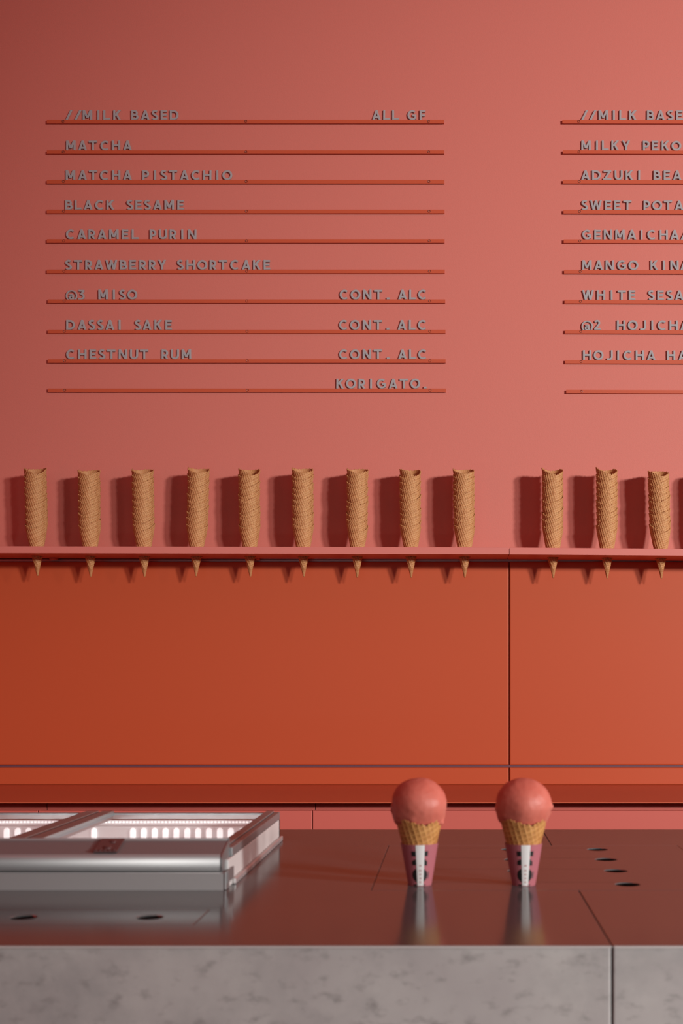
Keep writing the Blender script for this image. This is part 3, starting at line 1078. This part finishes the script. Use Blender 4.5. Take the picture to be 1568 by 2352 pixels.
def cone_patch(pts2, off, th0):
    """polygon in (arc length, height) wrapped on the sleeve, a hair thick"""
    bm = bmesh.new()
    P3 = [Vector((a, b, 0)) for a, b in pts2]
    tris = tessellate_polygon([P3])
    def wrap(a, b, o):
        r = sr(b) + o
        th = th0 + a / sr(0.024)
        return (r * math.sin(th), -r * math.cos(th), b)
    bm2 = bmesh.new()
    vs = [bm2.verts.new((a, b, 0)) for a, b in pts2]
    for t in tris:
        try: bm2.faces.new([vs[i] for i in t])
        except ValueError: pass
    for _ in range(6):
        es = [e for e in bm2.edges if e.calc_length() > 0.0022]
        if es: bmesh.ops.subdivide_edges(bm2, edges=es, cuts=1)
        bmesh.ops.triangulate(bm2, faces=bm2.faces)
    bmesh.ops.triangulate(bm2, faces=bm2.faces)
    for v in bm2.verts:
        v.co = wrap(v.co.x, v.co.y, off)
    bm.free()
    bm2.normal_update()
    return bm2


def rect(a0, a1, b0, b1):
    return [(a0, b0), (a1, b0), (a1, b1), (a0, b1)]


def ice_cream(hx, hy, px_lean, label, seed, bump_dir):
    e = setp(empty('ice_cream_cone', (hx, hy, CZ)), label, 'ice cream', 'ice cream cones on the counter')
    o = link_mesh('waffle_wafer', big, None, e, (0, 0, tipz))
    # paper sleeve (a conical ring with thickness)
    bm = bmesh.new()
    n = 72
    hts = [-0.016, -0.004, 0.0, 0.012, 0.024, 0.036, 0.0478, 0.0482]
    rings = []
    for hh in hts:
        rings.append([bm.verts.new((sr(hh) * math.sin(2 * PI * i / n), -sr(hh) * math.cos(2 * PI * i / n), hh)) for i in range(n)])
    rings.append([bm.verts.new(((sr(0.0482) - .0004) * math.sin(2 * PI * i / n), -(sr(0.0482) - .0004) * math.cos(2 * PI * i / n), 0.0480)) for i in range(n)])
    for a, b in zip(rings, rings[1:]):
        for i in range(n):
            bm.faces.new((a[i], a[(i + 1) % n], b[(i + 1) % n], b[i]))
    bmesh.ops.recalc_face_normals(bm, faces=bm.faces)
    sl = obj('paper_sleeve', bm, M['sleeve'], e, smooth=True)
    th0 = 0.03
    # white strip and prints
    strip = cone_patch(rect(-0.0044 + .0008, 0.0050, 0.0005, 0.0480), 0.00030, th0)
    obj('white_strip', strip, M['white'], sl)
    marks = [('ink', rect(-0.0085, 0.0088, 0.0352, 0.0408)),
             ('ink', [(-0.0088, 0.0248), (0.0088, 0.0240), (0.0086, 0.0285), (0.0060, 0.0312), (0.0, 0.0320), (-0.0060, 0.0310), (-0.0086, 0.0290)]),
             ('ink', [(0.0100 * math.cos(t * PI / 14), 0.0125 + 0.0088 * math.sin(t * PI / 14)) for t in range(28)]),
             ('ink', rect(-0.0095, -0.0038, 0.0, 0.0020)), ('ink', rect(0.005, 0.0085, 0.0004, 0.0016)),
             ('greyink', rect(0.0106, 0.0124, 0.0085, 0.0165))]
    for mk, poly in marks:
        obj('print', cone_patch(poly, 0.00016, th0), M[mk], sl)
    # little upright row of characters on the strip
    for ch, b in (('R', 0.0240), ('Z', 0.0182), ('K', 0.0136), ('A', 0.0092), ('O', 0.0046)):
        wd, strokes = GL[ch]
        for kind, pts in strokes:
            capm = 0.0026
            rot = [(0.0020 - z * capm, b + (wd / 2 - x) * capm) for x, z in pts]
            if kind == 'c': rot = rot + [rot[0]]
            bmx = bmesh.new()
            for (p, q) in zip(rot, rot[1:]):
                d = Vector((q[0] - p[0], q[1] - p[1]))
                if d.length < 1e-6: continue
                nn = Vector((-d.y, d.x)).normalized() * 0.00026
                quad = []
                for (cx, cy) in ((p[0] + nn.x, p[1] + nn.y), (p[0] - nn.x, p[1] - nn.y), (q[0] - nn.x, q[1] - nn.y), (q[0] + nn.x, q[1] + nn.y)):
                    r = sr(cy) + 0.00045
                    th = th0 + cx / sr(0.024)
                    quad.append(bmx.verts.new((r * math.sin(th), -r * math.cos(th), cy)))
                bmx.faces.new(quad)
            obj('printed_character', bmx, M['redink'], sl)
    # scoop
    bm = bmesh.new()
    bmesh.ops.create_icosphere(bm, subdivisions=6, radius=1)
    rnd = random.Random(seed)
    blobs = []
    for i in range(11):
        a = rnd.uniform(0, 2 * PI)
        blobs.append((Vector((math.cos(a), math.sin(a), rnd.uniform(-0.65, -0.25))).normalized(), rnd.uniform(0.08, 0.16), rnd.uniform(0.01, 0.03)))
    for b in bump_dir:
        blobs.append((Vector(b[0]).normalized(), b[1], b[2]))
    from mathutils import noise as nz
    for v in bm.verts:
        d = v.co.normalized()
        r = 1 + 0.030 * nz.noise(d * 1.3 + Vector((seed, 0, 0))) + 0.010 * nz.noise(d * 5 + Vector((0, seed, 0)))
        for c, wdt, am in blobs:
            q = (d - c).length / wdt
            if q < 2.5: r += am * math.exp(-q * q)
        hz = math.hypot(d.x, d.y)
        k = (hz ** 0.33) / hz if (d.z < 0 and hz > 1e-4) else 1.0
        v.co = d * r
        v.co.x *= 0.0322 * k; v.co.y *= 0.0310 * k; v.co.z *= 0.0288 if d.z > 0 else 0.0296
    so = obj('scoop', bm, M['scoop'], e, (0.0004, 0, 0.0947), smooth=True)
    so.rotation_euler = (0.34, 0.13, 0)
    e.rotation_euler = (0, px_lean, 0)
    return e


ice_cream(HX[0], HY[0], -0.012, 'coral ice cream scoop in a paper sleeved waffle cone, left one of the pair', 3.0,
          [((-0.98, -0.3, -0.12), 0.10, 0.05), ((-0.95, -0.3, -0.35), 0.12, 0.06), ((0.86, -0.4, -0.55), 0.10, 0.09)])
ice_cream(HX[1], HY[0], -0.004, 'coral ice cream scoop in a paper sleeved waffle cone, right one of the pair', 11.0,
          [((0.99, -0.15, 0.05), 0.13, 0.08), ((-0.95, -0.4, -0.2), 0.13, 0.04)])
